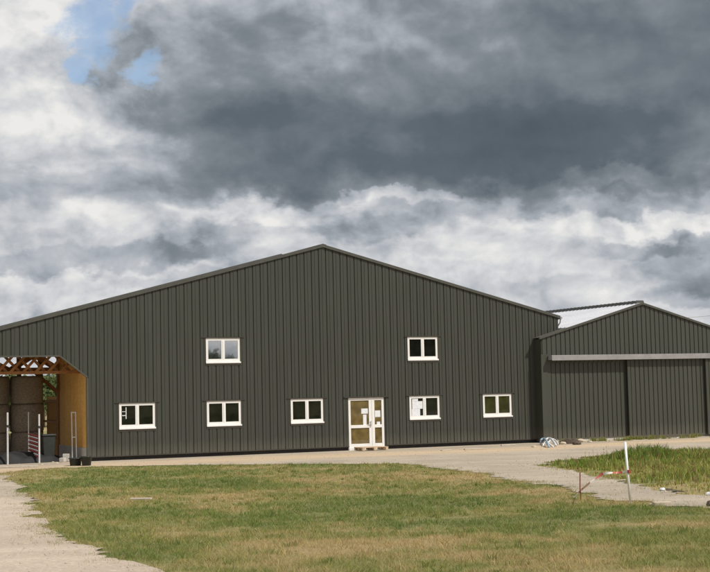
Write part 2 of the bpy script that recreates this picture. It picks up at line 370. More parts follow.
# sparse grass on the margins of the gravel
n = 130000; x, y = wedge(n, 13, 50, -.34, .34); x[:] = x; idx = rng.integers(0, n//26, n); x = x[idx]+rng.normal(0, .06, n); y = y[idx]+rng.normal(0, .06, n)
d = np.maximum(s_field(x, y), s_patch(x, y)); keep = (d < .05) & (rng.random(n) < np.exp(d/.3)) & (DV.x*x+DV.y*y < PD-3); x, y = x[keep], y[keep]; n = len(x)
blades('verge_grass', x, y, rng.uniform(.02, .08, n), .007*np.clip(y/20, .8, 2.6), 1.2, gcol(np.clip(rng.normal(.45, .25, n), 0, 1))*rng.uniform(.7, 1.2, (n, 1)))
tag(bpy.data.objects['verge_grass'], 'thin scattered grass tufts creeping over the gravel edges', 'grass', kind='stuff')
# weeds in the patch on the right
n = 150000; x = rng.uniform(3, 30, n); y = rng.uniform(22, 54, n); k = n*2//3; idx = rng.integers(0, k//22, k)
x[:k] = x[idx]+rng.normal(0, .09, k); y[:k] = y[idx]+rng.normal(0, .09, k)
sp = s_patch(x, y); keep = (sp > .0) & (rng.random(n) < np.clip(sp/.5+.3, 0, 1)); x, y, sp = x[keep], y[keep], sp[keep]; n = len(x)
q = fbm(x/1.7, y/1.2, 91, 4)
back = np.clip((DV.x*x+DV.y*y-34)/6, 0, 1)
h = (.06+.27*np.clip(sp/1.6, 0, 1)*np.clip((q-.3)*3, .1, 1.2))*rng.uniform(.3, 1.3, n)*(.75+.5*back)
g = np.clip(.33+1.1*(q-.45)+.5*back+rng.normal(0, .25, n), 0, 1); col = (gcol(g)*np.array([1.0, 1.12, .85]))*rng.uniform(.75, 1.3, (n, 1))
red = (rng.random(n) < .16); col[red] = np.array([.20, .09, .05])
blades('tall_weeds', x, y, h, .016*np.clip(y/30, .8, 1.6), .55, col, seg=2)
tag(bpy.data.objects['tall_weeds'], 'tall green and rusty weeds between the two gravel lanes on the right', 'weeds', kind='stuff')
n = 9000; u = rng.uniform(34.2, 45, n); k_ = rng.integers(0, n//40, n); u = u[k_]+rng.normal(0, .09, n); w0 = rng.uniform(-1.75, -.75, n)[k_]+rng.normal(0, .06, n)
dn = fbm(u/1.1, w0/.6, 97, 3); kp = dn > .47; u, w0 = u[kp], w0[kp]; n = len(u)
x = DV.x*(PD+w0)+TV.x*u; y = DV.y*(PD+w0)+TV.y*u
blades('wall_weeds', x, y, rng.uniform(.05, .24, n), .018, .6, gcol(np.clip(rng.normal(.6, .25, n), 0, 1))*rng.uniform(.8, 1.2, (n, 1)), seg=2)
tag(bpy.data.objects['wall_weeds'], 'low green weeds growing along the foot of the shed doors', 'weeds', kind='stuff')
# seeded stalks and yellow heads in the weeds
n = 700; x = rng.uniform(3, 24, n); y = rng.uniform(24, 49, n); keep = s_patch(x, y) > .4; x, y = x[keep], y[keep]; n = len(x)
st = rng.uniform(.25, .62, n); V = []; C = []
for i in range(n):
    zz = float(gz(x[i], y[i])); c = random.choice([(.20, .10, .06), (.25, .17, .08), (.13, .16, .05)]); lx, ly = random.uniform(-.08, .08), random.uniform(-.08, .08)
    V += [(x[i]-.006, y[i], zz), (x[i]+.006, y[i], zz), (x[i]+lx, y[i]+ly, zz+st[i])]; C += [c]*3
    hc = random.choice([(.22, .12, .07), (.40, .34, .06), (.3, .24, .13)])
    for _ in range(7):
        f_ = random.uniform(.6, 1); bx, by, bz = x[i]+lx*f_, y[i]+ly*f_, zz+st[i]*f_; s_ = .022
        V += [(bx+random.uniform(-s_, s_), by+random.uniform(-s_, s_), bz+random.uniform(-s_, s_)) for _ in range(3)]; C += [hc]*3
V = np.array(V); o = mesh_np('weed_stalks', V, np.arange(len(V)).reshape(-1, 3), M['grass'], 'stuff'); setattr_color(o.data, 'tint', np.array(C))
tag(o, 'thin reddish seed stalks standing up out of the weeds', 'weeds', kind='stuff')
# loose pebbles
def pebbles(name, n, fn, x0, x1, y0, y1, r0, r1, material, lift, label):
    x = rng.uniform(x0, x1, n); y = rng.uniform(y0, y1, n); k = fn(x, y) > .05; x, y = x[k], y[k]; n = len(x)
    base = np.array([(1, 0, 0), (-1, 0, 0), (0, 1, 0), (0, -1, 0), (0, 0, .7), (0, 0, -.5)]); Fb = np.array([(0, 2, 4), (2, 1, 4), (1, 3, 4), (3, 0, 4), (2, 0, 5), (1, 2, 5), (3, 1, 5), (0, 3, 5)])
    r = r0+(r1-r0)*rng.random(n)**3; V = base[None]*r[:, None, None]*rng.uniform(.6, 1.3, (n, 6, 1)); a = rng.uniform(0, 6.28, n); c, s = np.cos(a)[:, None], np.sin(a)[:, None]
    V = np.stack([V[:, :, 0]*c-V[:, :, 1]*s+x[:, None], V[:, :, 0]*s+V[:, :, 1]*c+y[:, None], V[:, :, 2]+(gz(x, y)+lift+r*.2)[:, None]], -1)
    o = mesh_np(name, V.reshape(-1, 3), (Fb[None]+np.arange(n)[:, None, None]*6).reshape(-1, 3), material, 'stuff'); tag(o, label, 'gravel', kind='stuff')
pebbles('loose_gravel', 5000, s_track, -9, 0, 13, 44, .004, .02, M['stone'], .014, 'loose beige pebbles scattered over the bottom left track')
pebbles('yard_stones', 5000, s_yard, -14, 30, 20, 66, .008, .035, M['stone'], .014, 'loose stones scattered over the yard beside the barn')
# ------------------------------------------------------------------ barn (local frame: x along facade, y into building, z up)
S0 = 23.25
barn = empty('barn', fac(S0, 0, 0), TH, 'long olive grey metal clad barn with white windows, glazed door and open hay bay', 'barn')
AP_S, AP_Z, TN = 23.255, 6.137+EYE, .259
SL, SR = 4.5, 34.97
def rz_(s): return AP_Z-TN*abs(s-AP_S)
def strips(mb, s0, s1, top, bot, pitch, gw, gd, opens, y0=0, off=0, bead=True):
    prof = [(0, 0)]
    if bead: prof += [(pitch*.36, 0), (pitch*.38, -.014), (pitch*.42, -.014), (pitch*.43, 0)]
    prof += [(pitch-gw, 0), (pitch-gw+.012, gd), (pitch-.012, gd)]
    pts = []; k = math.floor((s0-off)/pitch)-1
    while off+k*pitch < s1+pitch:
        for a, b in prof: pts.append((off+k*pitch+a, b))
        k += 1
    cuts = {s0, s1}
    for o in opens: cuts |= set(o['s'])
    if s0 < AP_S < s1 and top is rz_: cuts.add(AP_S)
    def yy(s):
        for (a, ya), (b, yb) in zip(pts, pts[1:]):
            if a <= s <= b: return ya+(yb-ya)*(s-a)/max(b-a, 1e-9)
        return 0
    allp = sorted({(round(a, 4)) for a, _ in pts if s0 < a < s1} | {round(c, 4) for c in cuts if s0 <= c <= s1})
    for a, b in zip(allp, allp[1:]):
        if b-a < 1e-4: continue
        ya, yb = y0+yy(a), y0+yy(b); mid = (a+b)/2
        segs = [((bot, bot), (top(a), top(b)))]
        for o in opens:
            if o['s'][0] <= mid <= o['s'][-1]:
                zl = o['z0']; zt = o['top']; new = []
                for (l, u) in segs:
                    if u[0] >= zt(mid) and l[0] < zt(mid):
                        if zl > l[0]+1e-3: new.append((l, (zl, zl)))
                        new.append(((zt(a), zt(b)), u))
                    else: new.append((l, u))
                segs = new
        for l, u in segs: mb.quad((a-S0, ya, l[0]), (b-S0, yb, l[1]), (b-S0, yb, u[1]), (a-S0, ya, u[0]))
BOT = -2.425+EYE
zl0, zl1 = -1.379+EYE, -.356+EYE; zu0, zu1 = 2.230-1.023+EYE, 2.230+EYE; WW = 1.492
wins = [(14.306, zl0, zl1), (17.966, zl0, zl1), (21.655, zl0, zl1), (27.222, zl0, zl1), (30.884, zl0, zl1), (17.965, zu0, zu1), (27.2, zu0, zu1)]
D0, D1, DZ1, DZ0 = 24.305, 25.999, -.374+EYE, -2.50+EYE
def otop(s):
    if s > 11.96: return 4.15-(s-11.96)/(13.0-11.96)*.83
    if s < 8.0: return 4.15-(8.0-s)/1.04*.83
    return 4.15
opens = [dict(s=(w[0], w[0]+WW), z0=w[1], top=(lambda z: (lambda s: z))(w[2])) for w in wins]
opens.append(dict(s=(D0, D1), z0=BOT-.1, top=lambda s: DZ1))
opens.append(dict(s=(6.96, 8.0, 11.96, 13.0), z0=BOT-.1, top=otop))
mb = MB(); strips(mb, SL, SR, rz_, BOT, .3333, .06, .032, opens, off=.08); mb.build('wall', M['clad'], barn)
# backing wall lining (behind the cladding, gives the wall its thickness)
def lining(s0, s1, top): return None
mb = MB()
for a, b in ((13.0, 17.9), (19.5, 24.2), (26.1, 30), (30, SR)):
    pass
# plinth
mb = MB().box(13.1-S0, D0-.03-S0, .10, .25, -.1, BOT+.12).box(D1+.03-S0, SR-S0, .10, .25, -.1, BOT+.12); mb.build('plinth', M['plinth'], barn)
mb = MB().box(13.0-S0, D0-S0, -.03, .06, BOT-.035, BOT-.002).box(D1-S0, SR-S0, -.03, .06, BOT-.035, BOT-.002); mb.build('drip_flashing', M['flash'], barn)
# side and rear walls
mb = MB()
mb.box(SR-.08-S0, SR-S0, .06, 28, 0, rz_(SR)-.05); mb.build('wall', M['clad'], barn)
mb = MB(); mb.quad((20-S0, 28, 0), (SR-S0, 28, 0), (SR-S0, 28, rz_(SR)), (AP_S-S0, 28, AP_Z), (20-S0, 28, rz_(20))); mb.quad((20-S0, 28.1, 0), (20-S0, 28.1, rz_(20)), (AP_S-S0, 28.1, AP_Z), (SR-S0, 28.1, rz_(SR)), (SR-S0, 28.1, 0)); mb.build('wall', M['clad'], barn)
# roof slabs
def slab(mb, s0, s1, y0, y1, zf, th, m=0):
    P = [(s0-S0, y, zf(s0)+k*th) for y in (y0, y1) for k in (0, 1)]+[(s1-S0, y, zf(s1)+k*th) for y in (y0, y1) for k in (0, 1)]
    n = len(mb.v); mb.v += P
    for q in ((0, 4, 5, 1), (2, 3, 7, 6), (1, 5, 7, 3), (0, 2, 6, 4), (0, 1, 3, 2), (4, 6, 7, 5)): mb.f.append(tuple(n+i for i in q)); mb.mi.append(m)
mb = MB(); slab(mb, SL-.3, AP_S, .02, 4.9, rz_, .07); slab(mb, AP_S, SR+.1, .02, 4.9, rz_, .07); mb.build('roof', M['roofdk'], barn)
rh = lambda s: rz_(s)+.10
mb = MB(); slab(mb, SL-.3, AP_S, 4.92, 28.3, rh, .06); slab(mb, AP_S, SR+.22, 4.92, 28.3, rh, .06); mb.build('roof', M['roofdk'], barn)
# verge trims (sunlit thin boards along the gable), ridge cap
mb = MB(); sk = lambda s: rz_(s)-.04; slab(mb, SL-.3, AP_S-.001, -.06, .015, sk, .125); slab(mb, AP_S+.001, SR+.1, -.06, .015, sk, .125); mb.build('verge_trim', M['trim'], barn)
mb = MB(); slab(mb, AP_S-.16, AP_S-.001, -.062, 4.9, lambda s: rz_(s)+.087, .02); slab(mb, AP_S+.001, AP_S+.16, -.062, 4.9, lambda s: rz_(s)+.087, .02); mb.build('ridge_cap', M['trim'], barn)
mb = MB(); mb.tube([(SR+.16-S0, -.02, rz_(SR)-.04), (SR+.16-S0, 28, rz_(SR)-.04)], .06, 10); mb.tube([(SR+.15-S0, .02, rz_(SR)-.08), (SR+.13-S0, .04, rz_(SR)-.25), (SR+.05-S0, .1, rz_(SR)-.4)], .03, 8); mb.build('gutter', M['zinc'], barn)
# vertical sheet joints on the facade right and opening trims
mb = MB(); mb.box(13.0-S0, 13.07-S0, -.035, .06, BOT, 3.30)
mb.bar((11.96-S0, -.0, 4.18), (13.04-S0, -.0, 3.33), .09, .06); mb.box(8-S0, 11.95-S0, -.03, .06, 4.15, 4.22); mb.bar((6.92-S0, 0, 3.33), (8.0-S0, 0, 4.18), .09, .06)
mb.box(6.9-S0, 6.96-S0, -.035, .06, 0, 3.30); mb.build('opening_trim', M['trim'], barn)
# windows
def window(s, z0, z1, glass, papers_and_reflection=()):
    w, h = WW, z1-z0; x0, x1 = s-S0, s+w-S0; ya, yb = .015, .09; fr = .105
    mb = MB(); mb.box(x0, x1, ya, yb, z0, z0+.16); mb.box(x0, x1, ya, yb, z1-fr, z1)
    xm = (x0+x1)/2
    for a, b in ((x0, x0+fr), (xm-.075, xm+.075), (x1-fr, x1)): mb.box(a, b, ya, yb, z0+.16, z1-fr)
    mb.box(xm-.02, xm+.02, ya-.012, ya-.001, z0+.17, z1-fr-.01)
    mb.box(x0-.01, x1+.01, -.045, ya-.002, z0-.02, z0+.045)
    wo = mb.build('window', M['white'], barn, bevel=.008)
    for a, b in ((x0+fr, xm-.075), (xm+.075, x1-fr)): MB().box(a, b, ya+.03, ya+.045, z0+.16, z1-fr).build('pane', glass, wo)
    f = MB(); f.box(x0-.17, x1+.17, -.03, .0, z1+.012, z1+.04); f.box(x0-.035, x0-.001, -.012, .09, z0-.02, z1+.012); f.box(x1+.001, x1+.045, -.012, .09, z0-.02, z1+.012); f.box(x0, x1, -.012, .014, z1-.0, z1+.012)
    f.build('head_flashing', M['flash'], wo)
    f = MB(); f.box(x0-.03, x1+.03, -.015, .04, z0-.10, z0-.022); f.build('sill_flashing', M['flash'], wo)
    for (u0, u1, v0, v1) in papers_and_reflection:
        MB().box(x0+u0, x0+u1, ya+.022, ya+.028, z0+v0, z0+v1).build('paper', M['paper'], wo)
    return wo
for i, (s, a, b) in enumerate(wins):
    pp = {3: [(.12, .64, .52, .90), (.13, .46, .17, .52), (.455, .50, .17, .42)], 0: [(.13, .30, .68, .70), (.13, .30, .52, .55), (.28, .31, .40, .86)]}.get(i, ())  # far-left window: no sheets there, pale strips imitate a reflection in the pane
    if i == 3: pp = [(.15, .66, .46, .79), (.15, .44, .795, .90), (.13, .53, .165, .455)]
    g_ = M['glassup'] if i == 5 else M['glassolive'] if i == 4 else M['glass']
    window(s, a, b, g_, pp)
# glazed door
x0, x1 = D0-S0, D1-S0; ya, yb = .02, .10; mb = MB(); xd = x0+1.12
mb.box(x0, x1, ya, yb, DZ1-.12, DZ1); mb.box(x0, x0+.11, ya, yb, DZ0, DZ1-.12); mb.box(x1-.12, x1, ya, yb, DZ0, DZ1-.12)
mb.box(xd-.15, xd+.12, ya, yb, DZ0, DZ1-.12)
for a, b in ((x0+.11, xd-.15), (xd+.12, x1-.12)): mb.box(a, b, ya, yb, DZ0, DZ0+.16); mb.box(a, b, ya, yb, DZ0+.83, DZ0+.96)
mb.box(xd-.015, xd+.0, ya-.014, ya-.001, DZ0, DZ1-.12); mb.box(x0-.02, x1+.02, -.05, .10, DZ0-.12, DZ0)
dr = mb.build('door', M['white'], barn, bevel=.008)
for a, b in ((x0+.11, xd-.15), (xd+.12, x1-.12)):
    for c, d in ((DZ0+.16, DZ0+.83), (DZ0+.96, DZ1-.12)): MB().box(a, b, ya+.03, ya+.045, c, d).build('pane', M['glassdoor'], dr)
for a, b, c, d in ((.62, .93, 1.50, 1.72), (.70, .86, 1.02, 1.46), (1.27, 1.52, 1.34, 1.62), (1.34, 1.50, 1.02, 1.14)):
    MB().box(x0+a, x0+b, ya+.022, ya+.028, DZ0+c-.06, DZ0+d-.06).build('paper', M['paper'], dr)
MB().tube([(xd-.07, ya-.05, DZ0+1.0), (xd-.19, ya-.05, DZ0+1.0)], .012, 8).box(xd-.09, xd-.05, ya-.05, ya, DZ0+.9, DZ0+1.12).build('handle', M['steel'], dr)
MB().box(x0-.2, x1+.24, -.05, 0, DZ1+.012, DZ1+.055).build('head_flashing', M['flash'], dr)
# open bay: plywood wall, posts, girts, lattice trusses
mb = MB(); mb.quad((12.98-S0, .07, .55), (12.98-S0, 4.8, .55), (12.98-S0, 4.8, 5.9), (12.98-S0, .07, 5.9)); mb.box(12.985-S0, 13.06-S0, .07, 4.8, .55, 5.85)
for y in (1.22, 2.44, 3.66): mb.box(12.97-S0, 12.99-S0, y-.005, y+.005, .56, 5.9)
mb.build('plywood_wall', M['ply'], barn)
MB().box(12.94-S0, 13.08-S0, .07, 4.8, 0, .55).build('block_base', M['conc'], barn)
MB().quad((13.3-S0, 5.4, 0), (13.3-S0, 9, 0), (13.3-S0, 9, 2.6), (13.3-S0, 5.4, 2.6)).box(13.3-S0, 13.34-S0, 4.95, 9, 0, 2.35).build('plywood_wall', M['ply'], barn)
for z in (.75, 1.45, 2.35): MB().box(13.12-S0, 13.27-S0, 4.9, 9.0, z, z+.09).build('girt', M['timber'], barn)
for s, y in ((13.0, 4.95), (13.0, 8.9), (13.0, 14), (13.0, 20), (13.0, 27.5), (4.7, 4.9), (4.7, 9), (4.7, 14), (4.7, 20), (4.7, 27.5), (4.7, .3), (20, 27.5)):
    MB().box(s-.1-S0, s+.1-S0, y-.1, y+.1, 0, rz_(s)).build('post', M['timber'], barn)
def truss(y, sa, sb, zb, n, topf, w=.15):
    mb = MB(); mb.bar((sa-S0, y, zb), (sb-S0, y, zb), w, w)
    mb.bar((sa-S0, y, topf(sa)-.15), (sb-S0, y, topf(sb)-.15), w, w)
    st = (sb-sa)/n
    for i in range(n):
        a, b = sa+i*st, sa+(i+1)*st
        mb.bar((a-S0, y+.05, zb), (b-S0, y+.05, topf(b)-.2), w*.5, w); mb.bar((a-S0, y-.05, topf(a)-.2), (b-S0, y-.05, zb), w*.5, w)
    return mb.build('truss', M['timber'], barn)
def lattice(y, sa, sb, zb, zt, sp, run, w, name='lattice_girder'):
    mb = MB(); mb.bar((sa-S0, y, zb-.02), (sb-S0, y, zb-.02), .16, .12); mb.bar((sa-S0, y, zt), (sb-S0, y, zt), .16, .12)
    s_ = sa-run
    while s_ < sb:
        for k, (a, b) in enumerate((((s_, zb), (s_+run, zt)), ((s_, zt), (s_+run, zb)))):
            lo, hi = max(0, (sa-a[0])/run), min(1, (sb-a[0])/run)
            if hi > lo: mb.bar((a[0]+run*lo-S0, y-.05+.1*k, a[1]+(b[1]-a[1])*lo), (a[0]+run*hi-S0, y-.05+.1*k, a[1]+(b[1]-a[1])*hi), .05, w)
        s_ += sp
    return mb.build(name, M['timber'], barn)
lattice(1.0, 4.6, 12.95, 3.58, 4.55, .5, .9, .105)
truss(4.95, 4.6, 13.0, 3.72, 4, lambda s: min(rz_(s), 5.0+.02*s), .24)
# knee braces
MB().bar((12.9-S0, 4.95, 2.8), (11.9-S0, 4.95, 3.7), .14).build('knee_brace', M['timber'], barn)
# ------------------------------------------------------------------ shed
shed = empty('shed', fac(39.3, -.5, 0), TH, 'lower olive green metal shed with sliding doors and white roof slope at right', 'shed')
SX, SZ = 39.31, 3.72+EYE
def sz_(s): return SZ-.281*abs(s-SX)
SSL, SSR = 33.67, 45.0
def lx(s): return s-S0
def shb(mb, name, m, par=shed, **k):
    mb.v = [(a+S0-39.3, b, c) for a, b, c in mb.v]; return mb.build(name, m, par, **k)
RT, RB = 1.33+EYE, 1.09+EYE
mb = MB(); strips(mb, SSL+.02, SSR, sz_, RB-.1, .25, .07, .03, [], bead=False, off=.02)
mb.box(lx(SSL), lx(SSL+.34), -.02, .06, .12, RT+.05); shb(mb, 'wall', M['clad2'])
mb = MB(); mb.box(lx(SSL), lx(SSL)+.05, .061, .7, .05, sz_(SSL)-.05); mb.box(lx(35.02), lx(35.08), .70, 20, 0, sz_(35.0)-.03); mb.box(lx(SSR)-.05, lx(SSR), .06, 20, 0, sz_(SSR)-.05); shb(mb, 'wall', M['clad2'])
mb = MB(); mb.quad((lx(35.02), 20, 0), (lx(SSR), 20, 0), (lx(SSR), 20, sz_(SSR)), (lx(SX), 20, SZ), (lx(35.02), 20, sz_(35.02))); shb(mb, 'wall', M['clad2'])
# roof: sunlit white sheet left slope, ribbed
mb = MB(); rl = lambda s: sz_(s)+.0
slab(mb, 35.2, SX, .02, 20.2, rl, .04)
for k in range(60):
    y = .3+k*.333; slab(mb, 35.2, SX-.02, y, y+.05, lambda s: sz_(s)+.04, .03)
shb(mb, 'roof', M['sheet'])
mb = MB(); slab(mb, SSL-.05, 35.19, .02, .48, rl, .03); slab(mb, SX+.001, SSR+.2, .02, 20.2, rl, .05)
for k in range(60): slab(mb, SX-.02, SX+.35, .35+k*.333, .43+k*.333, lambda s: SZ+.12, .05)
slab(mb, SX-.14, SX+.3, .25, 20.2, lambda s: SZ-.04, .16); shb(mb, 'roof', M['roofdk'])
mb = MB(); sk2 = lambda s: sz_(s)-.05; slab(mb, SSL-.08, SX-.001, -.07, .015, sk2, .10); slab(mb, SX+.001, SSR+.2, -.07, .015, sk2, .10); shb(mb, 'verge_trim', M['trim'])
mb = MB(); mb.box(lx(34.03), lx(SSR), -.36, -.03, RB+.03, RT); mb.box(lx(34.03), lx(SSR), -.37, -.36, RB, RT-.01); shb(mb, 'door_rail', M['zinc'], bevel=.02)
def leaf(s0, s1, dep):
    mb = MB(); y = -dep; strips(mb, s0+.16, s1, lambda s: RB+.06, .13, .25, .07, .03, [], y0=y, bead=False, off=s0+.2)
    mb.box(lx(s0), lx(s0)+.16, y-.015, y+.06, .11, RB+.05); mb.box(lx(s0)+.16, lx(s1), y+.04, y+.055, .12, RB+.05); mb.box(lx(s0)+.16, lx(s1), y-.012, y+.02, .10, .17)
    return shb(mb, 'sliding_door', M['clad2'])
leaf(34.02, 38.5, -.02); leaf(38.26, 42.78, .13); leaf(42.66, 45.0, .25)
mb = MB(); mb.box(lx(SSL), lx(SSR), -.05, .12, -.1, .10); shb(mb, 'threshold', M['conc'])
# ------------------------------------------------------------------ hay bales in the bay
def bale(s, d, z, lab):
    mb = MB(); r, h = .68, 1.15; sg = 40; n0 = 0
    prof = [(0, 0), (r*.9, 0), (r*.985, .05), (r, .16), (r*1.01, .5*h), (r, h-.16), (r*.985, h-.05), (r*.9, h), (0, h)]
    mb.lathe(prof, sg); ph = random.random()*9
    mb.v = [(x*(1+.03*math.sin(5*math.atan2(y, x)+ph+z_*3)+random.uniform(-.022, .022)), y*(1+.03*math.sin(4*math.atan2(y, x)+ph)+random.uniform(-.022, .022)), z_+random.uniform(-.012, .012)) for x, y, z_ in mb.v]
    o = mb.build('straw_bale', M['straw'], None, smooth=True); o.location = fac(s, d, z); o.rotation_euler.z = random.random()*6
    tag(o, lab, 'bale', 'round straw bales stacked in the open bay')
tier = ['bottom', 'middle', 'top']
for c, (s, d, w_) in enumerate([(11.45, 4.1, 'rightmost front stack, behind the red barrier'), (10.06, 4.1, 'front stack behind the left pale post')]):
    for k in range(3): bale(s, d, k*1.16, 'dark straw bale, %s of the %s' % (tier[k], w_))
for c, (s, d) in enumerate([(8.65, 4.2), (7.2, 4.1)]):
    for k in range(3): bale(s, d, k*1.09, 'straw bale in the left part of the open bay, outside the view, %s tier' % tier[k])
# items in the bay
def place(px, py): return Vector((*G(px, py), 0))
def post(s, d, h, lab, r=.045):
    o = MB().tube([(0, 0, 0), (0, 0, h)], r*.8, 10).tube([(0, 0, h*.72), (0, 0, h*.76)], r*1.3, 10, m=1).build('pale_post', [M['steel'], M['bin']]); o.location = fac(s, d, 0)
    tag(o, lab, 'post', 'pale upright posts in the open bay')
post(9.98, .35, 2.02, 'pale steel post left of the bales at the left edge of the picture')
post(11.22, .45, 1.92, 'pale steel post holding the right end of the red barrier')
o = MB().tube([(0, 0, 0), (0, 0, 2.0)], .02, 8).build('thin_post', M['steel']); o.location = fac(11.05, 1.7, 0); tag(o, 'thin grey post at the far end of the red barrier', 'post')
br = empty('slatted_barrier', fac(11.2, .5, 0), TH, 'red and white slatted barrier between the thin post and pale post', 'barrier')
for k in range(6): MB().bar((-.02, .02, .25+k*.16), (-.16, 1.15, .35+k*.155), .03, .045).build('slat', M['red'], br)
for k in range(5): MB().bar((-.02, .03, .33+k*.16), (-.16, 1.15, .43+k*.155), .02, .03).build('white_slat', M['paper'], br)
wb = empty('wheeled_bin', fac(11.72, 1.25, 0), TH, 'black wheeled bin with lid standing beside the timber post', 'bin')
mb = MB(); n = len(mb.v)
for z, w_, d_ in ((.08, .2, .25), (1.03, .25, .31)): mb.v += [(-w_, -d_, z), (w_, -d_, z), (w_, d_, z), (-w_, d_, z)]
for q_ in ((0, 3, 2, 1), (4, 5, 6, 7), (0, 1, 5, 4), (1, 2, 6, 5), (2, 3, 7, 6), (3, 0, 4, 7)): mb.f.append(q_); mb.mi.append(0)
mb.build('bin_body', M['bin'], wb, bevel=.03); MB().box(-.27, .27, -.34, .33, 1.035, 1.11).build('lid', M['bin'], wb, bevel=.02)
for x in (-.24, .24): MB().tube([(x-.03, .24, .1), (x+.03, .24, .1)], .1, 16).build('wheel', M['bin'], wb)
MB().tube([(-.25, .4, .98), (.25, .4, .98)], .018, 8).build('handle', M['bin'], wb)
fr = MB()
for a, b in (((-.08, 0, 0), (-.08, .12, 1.95)), ((.08, 0, 0), (.08, .12, 1.95)), ((-.08, 0, .03), (.08, 0, .03)), ((-.08, .12, 1.93), (.08, .12, 1.93)), ((-.08, .05, .95), (.08, .05, .95))): fr.bar(a, b, .035, .035)
fr = fr.build('metal_frame', M['steel']); fr.location = fac(12.63, .55, .02); fr.rotation_euler.z = TH; tag(fr, 'narrow pale metal frame leaning against the plywood wall', 'frame')
# tarpaulin heap
def heap(name, L_, W_, H_, material, loc, rz, seed, lab, cat, nx=26, ny=16):
    X, Y = np.meshgrid(np.linspace(-1, 1, nx), np.linspace(-1, 1, ny)); r = np.sqrt(X**2+Y**2)
    Z = np.clip(1-r**2, 0, 1)**.6*(.45+.9*fbm(X*2.3+9, Y*2.3, seed, 4)); V = np.stack([X.ravel()*L_/2, Y.ravel()*W_/2, Z.ravel()*H_-.01], 1)
    o = mesh_np(name, V, gridfaces(nx, ny), material); o.location = loc; o.rotation_euler.z = rz; tag(o, lab, cat)
    return o
heap('tarpaulin', 3.4, 1.3, .5, M['tarp'], fac(10.7, 1.15, .02), TH+.15, 5, 'crumpled black tarpaulin lying on the floor in front of the bales', 'tarpaulin')
for k, (s, d, h) in enumerate([(12.35, .75, .3), (12.5, 1.2, .22), (12.15, .5, .16)]):
    mb = MB().box(-.13, .13, -.1, .1, 0, h); mb = mb.build('concrete_block', M['conc'], bevel=.015); mb.location = fac(s, d, .02); mb.rotation_euler.z = k*.7
    tag(mb, ['tallest grey concrete block beside the bin by the plywood wall', 'grey concrete block behind the others by the plywood wall', 'smallest grey concrete block nearest the doorway'][k], 'block', 'grey blocks on the bay floor')
def bucket(loc, r, h, lab):
    mb = MB().lathe([(0, .0), (r*.8, 0), (r, h), (r*1.08, h), (r*1.08, h-.03), (r*.99, h-.03)], 28); mb.lathe([(r*.97, h), (r*.78, .03), (0, .03)], 28)
    o = mb.build('bucket', M['bin'], smooth=True); o.location = loc; tag(o, lab, 'bucket', 'black buckets at the barn corner')
def GV(px, py, dz=.0): x, y = G(px, py); return Vector((x, y, float(gz(x, y))+dz))
bucket(GV(75.5, 466), .24, .3, 'left low black bucket at the corner of the open bay'); bucket(GV(86.5, 466), .2, .36, 'right taller black bucket under the cladding corner')
o = MB().box(-.1, .1, -.12, .12, 0, .26).build('beige_block', M['stone'], bevel=.03); o.location = GV(81, 464.5); o.rotation_euler.z = .5; tag(o, 'beige block standing between the two black buckets', 'block')
# boards along the front of the bay
def board(px, py, L_, w_, h_, rz, material, lab, cat='board', name='board', dz=.018):
    o = MB().box(-L_/2, L_/2, -w_/2, w_/2, 0, h_).build(name, material, bevel=.006); o.location = GV(px, py, dz); o.rotation_euler.z = rz; tag(o, lab, cat); return o
board(6, 468.2, 2.3, .14, .06, TH-.3, M['plank'], 'long low brown board at the grass tip by the left edge')
board(474, 450, .85, .16, .05, TH-.15, M['plank'], 'pale board on the gravel under the right lower window pair')
board(508, 446, .65, .13, .05, TH-.1, M['plank'], 'short pale board on the gravel near the shed corner')
board(141, 501.5, .48, .12, .035, -.12, M['plank'], 'grey plank lying alone in the mown grass', dz=.045)
board(662, 506, .30, .16, .07, .1, M['stone'], 'beige flat stone at the edge of the gravel path', 'stone', 'flat_stone', dz=.0)
board(446, 451, .5, .12, .03, TH+.2, M['plank'], 'thin pale offcut on the gravel right of the door')
def rock(px, py, r, material, lab, sq=.6, seed=1):
    mb = MB(); ns = 14
    mb.lathe([(0.001, 0)]+[(r*math.sin(a), r*sq*(1-math.cos(a))) for a in np.linspace(.5, math.pi-.3, 8)]+[(0.001, r*sq*2)], ns)
    rr = random.Random(seed); mb.v = [(x*rr.uniform(.8, 1.15), y*rr.uniform(.8, 1.15), z*rr.uniform(.85, 1.1)) for x, y, z in mb.v]
    o = mb.build('stone', material, smooth=False); o.location = GV(px, py, -.02); tag(o, lab, 'stone'); return o
rock(662.5, 490.5, .065, M['wstone'], 'small white stone at the near edge of the weeds', seed=2)
rock(709, 495.5, .07, M['wstone'], 'small white stone at the far right edge of the picture', seed=3)
rock(712, 507, .09, M['bark'], 'dark brown lump on the path at the right picture edge', .7, 4)
rock(580.5, 442, .24, M['stone'], 'brown stone lying before the left sliding door', .35, 5)
rock(633, 439, .14, M['stone'], 'grey stone at the foot of the middle sliding door', .4, 6)
rock(679, 438, .13, M['wstone'], 'flat white stone near the middle sliding door', .25, 7)
for i, (px, py, r, l_) in enumerate([(563, 444.5, .16, 'brown rubble stone at the left of the dark heap'), (577, 445, .2, 'brown rubble stone at the right of the dark heap'), (590, 442.5, .12, 'low rubble stone right of the brown one before the left sliding door'), (534, 447.5, .12, 'stone on the gravel left of the pipe offcuts'), (603, 441, .1, 'small stone before the middle of the left sliding door')]): rock(px, py, r, M['stone'] if i != 1 else M['bark'], l_, .45, 40+i)
